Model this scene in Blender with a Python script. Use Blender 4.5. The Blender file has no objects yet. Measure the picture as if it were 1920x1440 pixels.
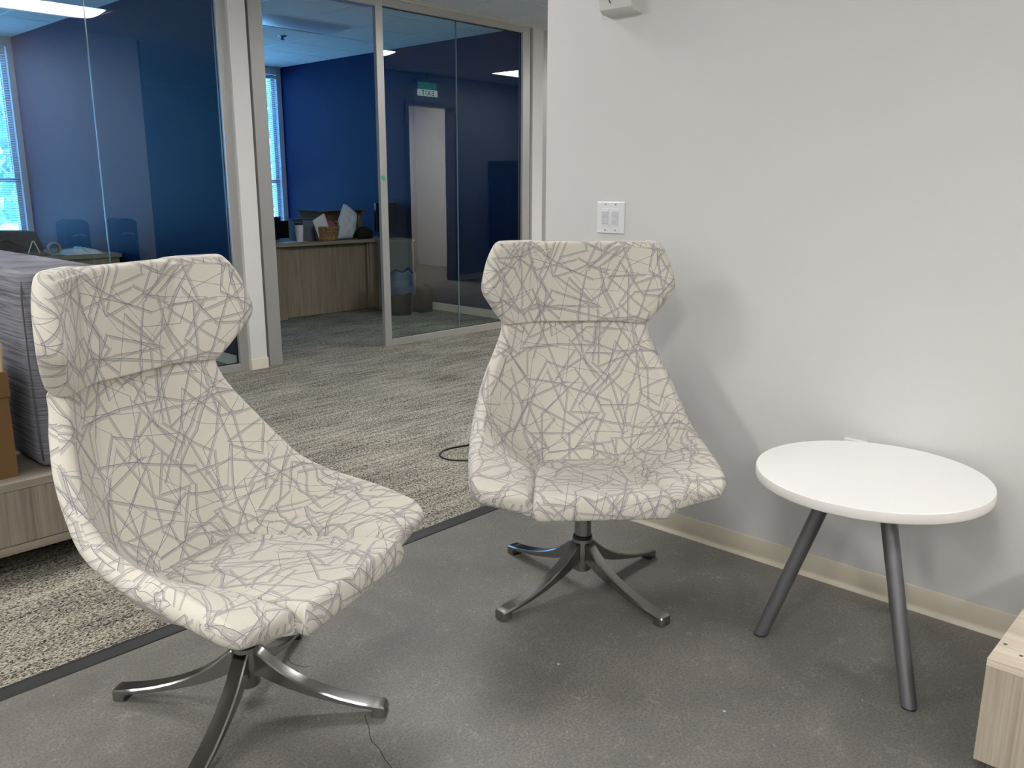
import bpy, bmesh, math, random
import numpy as np
from mathutils import Vector, Matrix

random.seed(7)
SC = bpy.context.scene
COL = SC.collection

# ------------------------------------------------------------------ camera
FWD = Vector((0.7107, 0.6657, -0.2275)).normalized()
RGT = Vector((0.684, -0.7295, 0.0021)).normalized()
UPV = RGT.cross(FWD).normalized()
RGT = FWD.cross(UPV).normalized()
cam_data = bpy.data.cameras.new('camera')
cam_data.sensor_width = 36.0
cam_data.lens = 1595.075 / 1920 * 36.0
cam_data.clip_start = 0.05
cam = bpy.data.objects.new('camera', cam_data)
COL.objects.link(cam)
M = Matrix((RGT, UPV, -FWD)).transposed().to_4x4()
M.translation = Vector((0, 0, 1.28))
cam.matrix_world = M
SC.camera = cam

# ------------------------------------------------------------------ world, exposure
SC.view_settings.view_transform = 'Standard'
SC.view_settings.look = 'None'
SC.view_settings.exposure = 0.0
SC.view_settings.gamma = 1.0
SC.view_settings.use_curve_mapping = False
world = bpy.data.worlds.new('world')
SC.world = world
world.use_nodes = True
wn = world.node_tree.nodes
wn['Background'].inputs[0].default_value = (0.16, 0.42, 1.0, 1)
wn['Background'].inputs[1].default_value = 11.0
sun_d = bpy.data.lights.new('sun', 'SUN'); sun_d.energy = 50.0; sun_d.angle = 0.01; sun_d.color = (0.30, 0.62, 1.0)
sun_o = bpy.data.objects.new('sun', sun_d); COL.objects.link(sun_o)
sun_o.rotation_euler = Vector((-0.35, -0.8, 0.9)).to_track_quat('Z', 'Y').to_euler()

LIGHT_HALL = 31.0      # radiance of the lit ceiling fixtures
LIGHT_LOUNGE = 7.5
LIGHT_ROOM = 230.0     # lamp power in the small room seen in the reflection

CEIL = 2.6417
GY = 5.383            # front plane of the glass office fronts
WX = 2.618            # white wall plane
CARP = 2.308          # carpet edge


# ------------------------------------------------------------------ helpers
def link(o, parent=None):
    COL.objects.link(o)
    if parent is not None:
        o.parent = parent
    return o


def tag(o, label=None, cat=None, group=None, kind=None):
    if label: o['label'] = label
    if cat: o['category'] = cat
    if group: o['group'] = group
    if kind: o['kind'] = kind
    return o


def thing(name, loc, label, cat, rz=0.0, group=None, kind=None):
    o = bpy.data.objects.new(name, None)
    o.empty_display_size = 0.05
    o.location = loc
    o.rotation_euler = (0, 0, rz)
    link(o)
    return tag(o, label, cat, group, kind)


class MB:
    """collects geometry for one mesh object"""
    def __init__(s):
        s.bm = bmesh.new()

    def box(s, x0, x1, y0, y1, z0, z1, bev=0.0, seg=1, mat=None):
        bm = bmesh.new()
        vs = [bm.verts.new(p) for p in ((x0, y0, z0), (x1, y0, z0), (x1, y1, z0), (x0, y1, z0),
                                        (x0, y0, z1), (x1, y0, z1), (x1, y1, z1), (x0, y1, z1))]
        for f in ((3, 2, 1, 0), (4, 5, 6, 7), (0, 1, 5, 4), (1, 2, 6, 5), (2, 3, 7, 6), (3, 0, 4, 7)):
            bm.faces.new([vs[i] for i in f])
        if bev > 0:
            bmesh.ops.bevel(bm, geom=list(bm.edges), offset=bev, segments=seg, affect='EDGES', profile=0.5)
        if mat is not None:
            bmesh.ops.transform(bm, matrix=mat, verts=bm.verts)
        s._merge(bm)
        return s

    def _merge(s, bm):
        me = bpy.data.meshes.new('tmp')
        bm.to_mesh(me); bm.free()
        s.bm.from_mesh(me)
        bpy.data.meshes.remove(me)

    def tube(s, pts, rad, n=12, cap=True):
        pts = [Vector(p) for p in pts]
        if not hasattr(rad, '__len__'): rad = [rad] * len(pts)
        rings = []
        up = None
        for i, p in enumerate(pts):
            d = (pts[min(i + 1, len(pts) - 1)] - pts[max(i - 1, 0)]).normalized()
            if up is None:
                up = Vector((0, 0, 1)) if abs(d.z) < 0.9 else Vector((1, 0, 0))
            a = d.cross(up).normalized(); b = a.cross(d).normalized(); up = b
            rings.append([s.bm.verts.new(p + (a * math.cos(t) + b * math.sin(t)) * rad[i])
                          for t in [2 * math.pi * k / n for k in range(n)]])
        for i in range(len(rings) - 1):
            for k in range(n):
                s.bm.faces.new((rings[i][k], rings[i][(k + 1) % n], rings[i + 1][(k + 1) % n], rings[i + 1][k]))
        if cap:
            s.bm.faces.new(list(reversed(rings[0]))); s.bm.faces.new(rings[-1])
        return s

    def lathe(s, prof, n=32, c=(0, 0, 0)):
        rings = []
        for r, z in prof:
            rings.append([s.bm.verts.new((c[0] + r * math.cos(2 * math.pi * k / n), c[1] + r * math.sin(2 * math.pi * k / n), c[2] + z)) for k in range(n)])
        for i in range(len(rings) - 1):
            for k in range(n):
                s.bm.faces.new((rings[i][k], rings[i][(k + 1) % n], rings[i + 1][(k + 1) % n], rings[i + 1][k]))
        s.bm.faces.new(list(reversed(rings[0]))); s.bm.faces.new(rings[-1])
        return s

    def poly(s, pts):
        s.bm.faces.new([s.bm.verts.new(p) for p in pts])
        return s

    def prism(s, poly2, a0, a1, axis='y'):
        """extrude a closed 2D outline along an axis; (u,v) -> other two axes"""
        def P(u, v, a):
            return {'x': (a, u, v), 'y': (u, a, v), 'z': (u, v, a)}[axis]
        A = [s.bm.verts.new(P(u, v, a0)) for u, v in poly2]
        B = [s.bm.verts.new(P(u, v, a1)) for u, v in poly2]
        n = len(A)
        for i in range(n):
            s.bm.faces.new((A[i], A[(i + 1) % n], B[(i + 1) % n], B[i]))
        s.bm.faces.new(list(reversed(A))); s.bm.faces.new(B)
        return s

    def build(s, name, mat, parent=None, smooth=False, auto=None, org=None):
        bmesh.ops.recalc_face_normals(s.bm, faces=s.bm.faces)
        if org is not None:
            bmesh.ops.translate(s.bm, vec=-Vector(org), verts=s.bm.verts)
        me = bpy.data.meshes.new(name)
        s.bm.to_mesh(me); s.bm.free()
        if smooth or auto is not None:
            for p in me.polygons: p.use_smooth = True
        if auto is not None:
            try:
                me.set_sharp_from_angle(angle=math.radians(auto))
            except Exception:
                pass
        me.materials.append(mat)
        o = bpy.data.objects.new(name, me)
        if org is not None: o.location = org
        return link(o, parent)


def struct(name, mb, mat, **k):
    o = mb.build(name, mat, **k)
    o['kind'] = 'structure'
    return o


def grid_obj(name, V, Fc, UV, mat, parent=None):
    me = bpy.data.meshes.new(name)
    me.from_pydata([tuple(v) for v in V], [], Fc)
    uvl = me.uv_layers.new(name='UVMap')
    li = np.zeros(len(me.loops), dtype=np.int32)
    me.loops.foreach_get('vertex_index', li)
    uvl.data.foreach_set('uv', np.asarray(UV, dtype=np.float32)[li].ravel())
    for p in me.polygons: p.use_smooth = True
    me.materials.append(mat)
    me.update()
    return link(bpy.data.objects.new(name, me), parent)


def s2l(c):
    c = c / 255.0
    return c / 12.92 if c <= 0.04045 else ((c + 0.055) / 1.055) ** 2.4


def rgb(r, g, b):
    return (s2l(r), s2l(g), s2l(b), 1)


def mat(name, col, rough=0.5, metal=0.0, spec=0.5, emit=None, es=0.0, coat=0.0):
    m = bpy.data.materials.new(name)
    m.use_nodes = True
    b = m.node_tree.nodes['Principled BSDF']
    b.inputs['Base Color'].default_value = col
    b.inputs['Roughness'].default_value = rough
    b.inputs['Metallic'].default_value = metal
    b.inputs['Specular IOR Level'].default_value = spec
    b.inputs['Coat Weight'].default_value = coat
    if emit:
        b.inputs['Emission Color'].default_value = emit
        b.inputs['Emission Strength'].default_value = es
    return m


class NT:
    def __init__(s, m):
        s.t = m.node_tree if hasattr(m, 'node_tree') else m
        s.n = s.t.nodes; s.l = s.t.links

    def new(s, typ, **k):
        nd = s.n.new(typ)
        for a, v in k.items(): setattr(nd, a, v)
        return nd

    def put(s, sock, v):
        if hasattr(v, 'is_output') or hasattr(v, 'links'):
            s.l.new(v, sock)
        else:
            sock.default_value = v

    def math(s, op, a, b=None, c=None, clamp=False):
        nd = s.new('ShaderNodeMath', operation=op, use_clamp=clamp)
        s.put(nd.inputs[0], a)
        if b is not None: s.put(nd.inputs[1], b)
        if c is not None: s.put(nd.inputs[2], c)
        return nd.outputs[0]

    def mapping(s, vec, scale=(1, 1, 1), rot=(0, 0, 0), loc=(0, 0, 0)):
        nd = s.new('ShaderNodeMapping')
        s.put(nd.inputs[0], vec)
        nd.inputs['Scale'].default_value = scale
        nd.inputs['Rotation'].default_value = rot
        nd.inputs['Location'].default_value = loc
        return nd.outputs[0]

    def noise(s, vec, scale=5, detail=3, rough=0.5, dist=0.0):
        nd = s.new('ShaderNodeTexNoise')
        s.put(nd.inputs['Vector'], vec)
        nd.inputs['Scale'].default_value = scale
        nd.inputs['Detail'].default_value = detail
        nd.inputs['Roughness'].default_value = rough
        nd.inputs['Distortion'].default_value = dist
        return nd.outputs['Fac']

    def ramp(s, fac, stops, interp='LINEAR'):
        nd = s.new('ShaderNodeValToRGB')
        nd.color_ramp.interpolation = interp
        els = nd.color_ramp.elements
        while len(els) < len(stops): els.new(0.5)
        for e, (p, c) in zip(els, stops):
            e.position = p
            e.color = c if hasattr(c, '__len__') else (c, c, c, 1)
        s.put(nd.inputs[0], fac)
        return nd.outputs[0]

    def mix(s, fac, a, b, mode='MIX'):
        nd = s.new('ShaderNodeMix', data_type='RGBA', blend_type=mode)
        s.put(nd.inputs['Factor'], fac)
        s.put(nd.inputs['A'], a) if False else s.put(nd.inputs[6], a)
        s.put(nd.inputs[7], b)
        return nd.outputs[2]

    def bump(s, h, strength=0.3, dist=0.01):
        nd = s.new('ShaderNodeBump')
        nd.inputs['Strength'].default_value = strength
        nd.inputs['Distance'].default_value = dist
        s.put(nd.inputs['Height'], h)
        return nd.outputs[0]


def coords(n, kind='Object'):
    return n.new('ShaderNodeTexCoord').outputs[kind]


# ------------------------------------------------------------------ materials
def painted(name, col, rough=0.55, bump=0.05, scale=220, spec=0.3):
    m = mat(name, col, rough, spec=spec)
    n = NT(m); b = n.n['Principled BSDF']
    f = n.noise(coords(n), scale, 2)
    n.put(b.inputs['Normal'], n.bump(f, bump, 0.001))
    return m


M_WALL = painted('white_wall_paint', rgb(207, 206, 204), 0.42, 0.08, 260, 0.35)
M_BLUE = painted('blue_wall_paint', (0.0012, 0.0120, 0.058, 1), 0.55, 0.0, 260, 0.08)
M_TRIM = mat('vinyl_base', rgb(196, 188, 170), 0.35, spec=0.4)
M_TRIMW = mat('vinyl_base_cream', rgb(214, 206, 190), 0.4)
M_ALU = mat('satin_aluminium', rgb(176, 175, 172), 0.42, 0.55)
M_ALUD = mat('satin_aluminium_shaded', rgb(120, 119, 118), 0.5, 0.4)  # darker copy of the aluminium, shade of the recesses put into colour
M_DARKROOM = mat('dim_room_shade', rgb(38, 42, 48), 0.8)  # near-black colour stands in for the darkness of the unlit recess
M_TILE = painted('ceiling_tile_face', rgb(214, 214, 210), 0.9, 0.25, 160, 0.1)
M_TBAR = mat('ceiling_grid_metal', rgb(222, 224, 222), 0.5)
M_BLACKP = mat('black_plastic', rgb(18, 18, 20), 0.35)
M_BLACKF = mat('black_cloth', rgb(20, 19, 22), 0.85)
M_WHITEP = mat('white_plastic', rgb(220, 222, 224), 0.3)
M_WHITEPAPER = mat('white_paper', rgb(215, 218, 225), 0.8)
M_CHROME = mat('polished_steel', rgb(150, 149, 147), 0.19, 1.0)
M_RUBBER = mat('black_rubber', rgb(30, 30, 31), 0.55)
M_LAMINATE = mat('white_laminate', rgb(240, 238, 236), 0.35, spec=0.35)
M_EDGE = mat('white_edge_band', rgb(212, 209, 204), 0.4, spec=0.35)
M_LEG = mat('dark_grey_metal', rgb(96, 96, 98), 0.38, 0.45)
M_SLAT = mat('blind_slat_white', rgb(222, 226, 230), 0.45)
M_GREEN = mat('green_tape', rgb(70, 165, 120), 0.7)
M_LEAF = mat('tree_leaf', rgb(120, 168, 140), 0.7)
M_BARK = mat('tree_bark', rgb(80, 66, 54), 0.9)
M_GROUND = mat('outdoor_ground', rgb(205, 208, 206), 0.9)


def make_wood(name, c0, c1, c2, axis='z', scale=1.0, rough=0.5):
    """striped oak laminate, grain along the given axis"""
    m = mat(name, c1, rough, spec=0.3)
    n = NT(m); b = n.n['Principled BSDF']
    tc = coords(n)
    a = {'x': (0.7, 14, 14), 'y': (14, 0.7, 14), 'z': (14, 14, 0.7)}[axis]
    v = n.mapping(tc, tuple(k * scale for k in a))
    f1 = n.noise(v, 1.6, 5, 0.6, 0.6)
    a2 = {'x': (1.2, 90, 90), 'y': (90, 1.2, 90), 'z': (90, 90, 1.2)}[axis]
    f2 = n.noise(n.mapping(tc, tuple(k * scale for k in a2)), 2.0, 3, 0.6, 0.0)
    base = n.ramp(f1, [(0.28, c0), (0.5, c1), (0.72, c2)])
    fine = n.ramp(f2, [(0.3, 0.78), (0.6, 1.0)])
    c = n.mix(1.0, base, fine, 'MULTIPLY')
    n.put(b.inputs['Base Color'], c)
    n.put(b.inputs['Normal'], n.bump(f2, 0.05, 0.001))
    return m


W0, W1, W2 = rgb(116, 107, 96), rgb(140, 130, 118), rgb(156, 147, 134)  # bench oak toned down; dimmer light on the left put into colour
M_WOODZ = make_wood('grey_oak_laminate_upright', W0, W1, W2, 'z')
M_WOODX = make_wood('grey_oak_laminate_long', W0, W1, W2, 'x')
M_WOODR = make_wood('warm_oak_laminate', rgb(150, 139, 124), rgb(172, 160, 144), rgb(186, 175, 158), 'z')  # cabinet oak raised; brighter light on the right put into colour
M_WOODTOP = make_wood('lit_oak_laminate_top', rgb(190, 176, 158), rgb(212, 200, 182), rgb(222, 212, 196), 'y')  # paler than the cabinet body: light falling on the top put into colour
M_DESKZ = make_wood('desk_laminate_upright', rgb(128, 115, 98), rgb(144, 130, 112), rgb(156, 142, 122), 'z', 1.4)
M_DESKX = make_wood('desk_laminate_long', rgb(128, 118, 104), rgb(148, 138, 124), rgb(158, 148, 134), 'x', 1.4)


def make_card(name, col):
    m = mat(name, col, 0.85, spec=0.1)
    n = NT(m); b = n.n['Principled BSDF']
    f = n.noise(n.mapping(coords(n), (60, 60, 4)), 3, 3)
    n.put(b.inputs['Base Color'], n.mix(n.math('MULTIPLY', f, 0.25), col, (col[0] * .6, col[1] * .6, col[2] * .6, 1)))
    return m


M_CARD = make_card('brown_cardboard', rgb(112, 86, 58))
M_CARDL = make_card('pale_cardboard_inside', rgb(160, 138, 112))


def make_carpet():
    m = mat('loop_carpet', rgb(150, 146, 134), 0.95, spec=0.05)
    n = NT(m); b = n.n['Principled BSDF']
    tc = coords(n)
    w = n.noise(n.mapping(tc, (150, 60, 1)), 1.0, 1)
    sep = n.new('ShaderNodeSeparateXYZ'); n.put(sep.inputs[0], tc)
    y2 = n.math('ADD', sep.outputs[1], n.math('MULTIPLY', n.math('SUBTRACT', w, 0.5), 0.012))
    comb = n.new('ShaderNodeCombineXYZ')
    n.put(comb.inputs[0], sep.outputs[0]); n.put(comb.inputs[1], y2)
    loops = n.noise(n.mapping(comb.outputs[0], (110, 260, 1)), 1.0, 1, 0.6)
    flecks = n.noise(n.mapping(comb.outputs[0], (46, 150, 1), loc=(3, 7, 0)), 1.0, 2, 0.7)
    streak = n.noise(n.mapping(tc, (3.0, 34, 1), loc=(11, 2, 0)), 1.0, 3, 0.6)
    patch = n.noise(n.mapping(tc, (2.2, 4.0, 1)), 1.0, 3, 0.6)
    comb2 = n.math('ADD', n.math('MULTIPLY', loops, 0.50), n.math('ADD', n.math('MULTIPLY', flecks, 0.36), n.math('ADD', n.math('MULTIPLY', streak, 0.20), n.math('MULTIPLY', patch, 0.10))))
    c = n.ramp(comb2, [(0.49, rgb(40, 38, 39)), (0.53, rgb(76, 73, 69)), (0.585, rgb(142, 137, 125)), (0.67, rgb(182, 177, 162))])
    n.put(b.inputs['Base Color'], c)
    n.put(b.inputs['Normal'], n.bump(comb2, 0.9, 0.012))
    return m


M_CARPET = make_carpet()


def make_concrete():
    m = mat('polished_concrete', rgb(96, 95, 90), 0.5, spec=0.5)
    n = NT(m); b = n.n['Principled BSDF']
    tc = coords(n)
    big = n.noise(tc, 1.3, 4, 0.6, 0.3)
    mid = n.noise(tc, 9, 5, 0.65, 0.2)
    fine = n.noise(tc, 150, 4, 0.7)
    base = n.ramp(n.math('ADD', n.math('MULTIPLY', big, 0.6), n.math('MULTIPLY', mid, 0.4)),
                  [(0.32, rgb(95, 94, 89)), (0.5, rgb(112, 109, 103)), (0.66, rgb(130, 125, 117))])
    base = n.mix(n.ramp(fine, [(0.42, 0.0), (0.62, 0.75)]), base, rgb(78, 76, 72))
    # hairline craze lines
    wob = n.new('ShaderNodeTexNoise'); wob.inputs['Scale'].default_value = 40; n.put(wob.inputs['Vector'], tc)
    vadd = n.new('ShaderNodeVectorMath', operation='MULTIPLY_ADD')
    n.put(vadd.inputs[0], wob.outputs['Color']); vadd.inputs[1].default_value = (0.045, 0.045, 0); n.put(vadd.inputs[2], tc)
    vor = n.new('ShaderNodeTexVoronoi', feature='DISTANCE_TO_EDGE')
    vor.inputs['Scale'].default_value = 34
    n.put(vor.inputs['Vector'], vadd.outputs[0])
    gate = n.ramp(n.noise(tc, 14, 2), [(0.44, 0.0), (0.6, 1.0)])
    line = n.math('MULTIPLY', n.ramp(vor.outputs['Distance'], [(0.0, 1.0), (0.035, 0.0)]), gate)
    base = n.mix(n.math('MULTIPLY', line, 0.30), base, rgb(170, 166, 156))
    vor2 = n.new('ShaderNodeTexVoronoi', feature='F1'); vor2.inputs['Scale'].default_value = 34
    n.put(vor2.inputs['Vector'], tc)
    rnd = n.new('ShaderNodeSeparateColor'); n.put(rnd.inputs[0], vor2.outputs['Color'])
    speck = n.math('MULTIPLY', n.math('LESS_THAN', vor2.outputs['Distance'], 0.065), n.math('GREATER_THAN', rnd.outputs[0], 0.80))
    base = n.mix(n.math('MULTIPLY', speck, 0.7), base, rgb(190, 186, 174))
    n.put(b.inputs['Base Color'], base)
    n.put(b.inputs['Roughness'], n.ramp(mid, [(0.3, 0.4), (0.7, 0.56)]))
    n.put(b.inputs['Normal'], n.bump(fine, 0.06, 0.001))
    return m


M_CONC = make_concrete()


def make_stripe_fabric():
    m = mat('grey_ribbed_fabric', rgb(120, 120, 126), 0.85, spec=0.15)
    n = NT(m); b = n.n['Principled BSDF']
    tc = coords(n)
    f = n.noise(n.mapping(tc, (2.5, 2.5, 150)), 1.0, 3, 0.7)
    c = n.ramp(f, [(0.36, rgb(76, 76, 82)), (0.5, rgb(108, 108, 115)), (0.64, rgb(128, 128, 136))])
    n.put(b.inputs['Base Color'], c)
    n.put(b.inputs['Normal'], n.bump(f, 0.35, 0.004))
    return m


M_RIB = make_stripe_fabric()


def zigzag_group():
    g = bpy.data.node_groups.new('scribble_lines', 'ShaderNodeTree')
    I = g.interface
    I.new_socket('Vector', in_out='INPUT', socket_type='NodeSocketVector')
    for nm in ('Angle', 'Length', 'Amp', 'Seed', 'Width', 'Band'):
        I.new_socket(nm, in_out='INPUT', socket_type='NodeSocketFloat')
    I.new_socket('Line', in_out='OUTPUT', socket_type='NodeSocketFloat')
    I.new_socket('Shade', in_out='OUTPUT', socket_type='NodeSocketFloat')
    n = NT(g)
    gi = n.new('NodeGroupInput'); go = n.new('NodeGroupOutput')
    rot = n.new('ShaderNodeVectorRotate', rotation_type='Z_AXIS')
    n.put(rot.inputs['Vector'], gi.outputs['Vector']); n.put(rot.inputs['Angle'], gi.outputs['Angle'])
    sp = n.new('ShaderNodeSeparateXYZ'); n.put(sp.inputs[0], rot.outputs[0])
    Y = n.math('DIVIDE', sp.outputs[1], gi.outputs['Amp'])
    Y = n.math('ADD', Y, gi.outputs['Seed'])
    row = n.math('FLOOR', Y)
    fy = n.math('FRACT', Y)
    # per row shift along x
    wr = n.new('ShaderNodeTexWhiteNoise', noise_dimensions='1D'); n.put(wr.inputs['W'], n.math('ADD', row, gi.outputs['Seed']))
    X = n.math('ADD', n.math('DIVIDE', sp.outputs[0], gi.outputs['Length']), n.math('MULTIPLY', wr.outputs['Value'], 7.3))
    k = n.math('FLOOR', X); fx = n.math('FRACT', X)

    def h(kk):
        c = n.new('ShaderNodeCombineXYZ'); n.put(c.inputs[0], kk); n.put(c.inputs[1], row); n.put(c.inputs[2], gi.outputs['Seed'])
        w = n.new('ShaderNodeTexWhiteNoise', noise_dimensions='3D'); n.put(w.inputs['Vector'], c.outputs[0])
        return w.outputs['Value']
    h0 = h(k); h1 = h(n.math('ADD', k, 1.0))
    dh = n.math('SUBTRACT', h1, h0)
    yl = n.math('MULTIPLY_ADD', dh, fx, h0)
    slope = n.math('DIVIDE', n.math('MULTIPLY', dh, gi.outputs['Amp']), gi.outputs['Length'])
    nrm = n.math('SQRT', n.math('MULTIPLY_ADD', slope, slope, 1.0))
    d = n.math('DIVIDE', n.math('MULTIPLY', n.math('SUBTRACT', fy, yl), gi.outputs['Amp']), nrm)
    ad = n.math('ABSOLUTE', d)
    line = n.math('LESS_THAN', ad, gi.outputs['Width'])
    sgn = n.math('SIGN', dh)
    ds = n.math('MULTIPLY', d, sgn)
    band = n.math('MULTIPLY', n.math('GREATER_THAN', ds, 0.0), n.math('LESS_THAN', ds, gi.outputs['Band']))
    band = n.math('MULTIPLY', band, n.math('GREATER_THAN', h0, 0.2))
    g.links.new(line, go.inputs[0]); g.links.new(band, go.inputs[1])
    return g


def make_scribble():
    m = mat('scribble_upholstery', rgb(214, 208, 194), 0.85, spec=0.15)
    n = NT(m); b = n.n['Principled BSDF']
    uv = coords(n, 'UV')
    g = zigzag_group()
    fam = [(0.12, .070, .200, 3.3, .0078), (0.52, .095, .230, 9.1, .0066), (1.02, .056, .185, 14.7, .0076), (1.62, .075, .210, 21.2, .0082),
           (2.12, .068, .240, 30.9, .0068), (2.62, .105, .210, 37.3, .0076), (1.32, .140, .160, 44.4, .0070), (2.92, .060, .170, 52.6, .0076),
           (0.80, .170, .150, 61.9, .0), (1.85, .150, .140, 70.3, .0060), (0.33, .120, .170, 83.1, .0072), (2.40, .085, .190, 91.7, .0)]
    L = None; S = None
    for i, (a, ln, am, sd, bw) in enumerate(fam):
        nd = n.new('ShaderNodeGroup'); nd.node_tree = g
        n.put(nd.inputs['Vector'], uv)
        for nm, v in (('Angle', a), ('Length', ln), ('Amp', am), ('Seed', sd), ('Width', 0.00075 if i % 2 else 0.00060), ('Band', bw)):
            nd.inputs[nm].default_value = v
        L = nd.outputs[0] if L is None else n.math('MAXIMUM', L, nd.outputs[0])
        S = nd.outputs[1] if S is None else n.math('MAXIMUM', S, nd.outputs[1])
    stip = n.noise(n.mapping(uv, (900, 900, 1)), 1.0, 1)
    Sf = n.math('MULTIPLY', S, n.ramp(stip, [(0.3, 0.25), (0.6, 0.85)]))
    weave = n.noise(n.mapping(uv, (60, 900, 1)), 1.0, 2)
    base = n.mix(weave, rgb(188, 183, 172), rgb(206, 202, 191))
    c = n.mix(Sf, base, rgb(154, 150, 144))
    c = n.mix(n.math('MULTIPLY', L, 0.85), c, rgb(106, 104, 122))
    n.put(b.inputs['Base Color'], c)
    n.put(b.inputs['Normal'], n.bump(weave, 0.12, 0.001))
    b.inputs['Sheen Weight'].default_value = 0.15
    return m


M_FAB = make_scribble()


def make_glass():
    m = bpy.data.materials.new('clear_glass')
    m.use_nodes = True
    n = NT(m)
    for nd in list(n.n): n.n.remove(nd)
    out = n.new('ShaderNodeOutputMaterial')
    tr = n.new('ShaderNodeBsdfTransparent'); tr.inputs[0].default_value = (0.90, 0.95, 0.94, 1)
    gl = n.new('ShaderNodeBsdfGlossy'); gl.inputs['Roughness'].default_value = 0.003
    gl.inputs[0].default_value = (0.95, 0.97, 1.0, 1)
    fr = n.new('ShaderNodeFresnel'); fr.inputs['IOR'].default_value = 1.5
    geo = n.new('ShaderNodeNewGeometry')
    fac = n.math('MULTIPLY', n.math('MULTIPLY', fr.outputs[0], 1.55), n.math('SUBTRACT', 1.0, geo.outputs['Backfacing']), clamp=True)
    mx = n.new('ShaderNodeMixShader')
    n.l.new(fac, mx.inputs[0]); n.l.new(tr.outputs[0], mx.inputs[1]); n.l.new(gl.outputs[0], mx.inputs[2])
    n.l.new(mx.outputs[0], out.inputs[0])
    return m


M_GLASS = make_glass()
M_GLASSEDGE = mat('glass_edge', rgb(92, 120, 130), 0.2, spec=0.6)


def emissive(name, col, st):
    m = bpy.data.materials.new(name); m.use_nodes = True
    n = NT(m)
    for nd in list(n.n): n.n.remove(nd)
    out = n.new('ShaderNodeOutputMaterial'); e = n.new('ShaderNodeEmission')
    e.inputs[0].default_value = col; e.inputs[1].default_value = st
    n.l.new(e.outputs[0], out.inputs[0])
    return m


# ================================================================== STRUCTURE
struct('floor', MB().box(-4, 2.75, -4.2, CARP - .02, -0.12, 0), M_CONC)
mb = MB().box(-4, 11, CARP - .02, 9.5, -0.12, 0.004).box(2.75, 11, -1.6, CARP - .02, -0.12, 0.004)
struct('floor_carpet', mb, M_CARPET)
struct('trim_1', MB().prism([(2.258, -0.002), (2.262, 0.003), (2.298, 0.009), (2.310, 0.009), (2.310, -0.002)], -4, 2.63, 'x'), M_RUBBER)

# cracks in the concrete
fl = bpy.data.objects['floor']
for pts in ([(1.115, 1.543), (1.10, 1.515), (1.0896, 1.492), (1.075, 1.472), (1.0626, 1.447), (1.0573, 1.410), (1.042, 1.371), (1.0355, 1.338), (1.020, 1.30)],
            [(1.127, 1.904), (1.119, 1.885), (1.122, 1.866), (1.127, 1.85), (1.133, 1.835), (1.150, 1.825)]):
    q = MB()
    for (a, b) in zip(pts[:-1], pts[1:]):
        d = Vector((b[0] - a[0], b[1] - a[1])).normalized() * 0.0011
        q.poly([(a[0] - d.y, a[1] + d.x, .0006), (a[0] + d.y, a[1] - d.x, .0006), (b[0] + d.y, b[1] - d.x, .0006), (b[0] - d.y, b[1] + d.x, .0006)])
    q.build('crack', mat('concrete_crack', rgb(52, 50, 47), 0.9), fl)

# small pale chips lying on the concrete
for i, (cx_, cy_, sz) in enumerate(((.755, 1.565, .012), (1.655, .62, .016), (1.40, .86, .007), (1.27, 1.06, .009), (1.62, 1.34, .007), (1.74, .90, .006))):
    pts_ = [(cx_ + sz * math.cos(a) * (.6 + .4 * math.sin(a * 3 + i)), cy_ + sz * .6 * math.sin(a), .0004) for a in [2 * math.pi * k / 7 for k in range(7)]]
    g_ = MB(); g_.poly([(x_, y_, .0012) for x_, y_, z_ in pts_]); g_.build('plaster_chip', M_WALL, fl)

# walls
struct('wall_right', MB().box(WX, 2.75, -4.2, 2.27, 0, CEIL), M_WALL)
struct('wall_hall', MB().box(2.75, 3.87, 2.14, 2.27, 0, CEIL), M_WALL)
mb = MB().box(6.45, 7.16, 2.14, 2.27, 0, CEIL).box(8.05, 11, 2.14, 2.27, 0, CEIL).box(7.16, 8.05, 2.14, 2.27, 2.30, CEIL)
struct('wall_corridor', mb, mat('slate_wall_paint', rgb(106, 116, 122), .5))
mb = MB().box(7.16, 7.21, 2.11, 2.30, 0, 2.26).box(7.99, 8.05, 2.11, 2.30, 0, 2.26).box(7.16, 8.05, 2.11, 2.30, 2.26, 2.31)
struct('door_1', mb, mat('dark_door_frame', rgb(74, 76, 82), 0.5))
# small room behind that doorway
mb = MB().box(6.5, 10.2, -.15, -.02, 0, CEIL).box(9.30, 9.42, -.02, 2.14, 0, CEIL).box(6.42, 6.5, -.15, 2.14, 0, CEIL)
struct('wall_inner_room', mb, M_WALL)
struct('baseboard_inner_room', MB().box(6.5, 9.3, -.02, -.012, 0, .09), M_TRIM)
# dim recess left of it
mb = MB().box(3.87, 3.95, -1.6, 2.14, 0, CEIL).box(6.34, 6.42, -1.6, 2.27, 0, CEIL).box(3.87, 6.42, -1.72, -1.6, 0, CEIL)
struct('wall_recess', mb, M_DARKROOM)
struct('wall_left', MB().box(-4.12, -4, -4.2, 9.5, 0, CEIL), M_WALL)
struct('wall_back', MB().box(-4.12, 2.75, -4.32, -4.2, 0, CEIL), M_WALL)
struct('wall_end', MB().box(11, 11.12, -1.7, 9.5, 0, CEIL), M_WALL)
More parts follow.
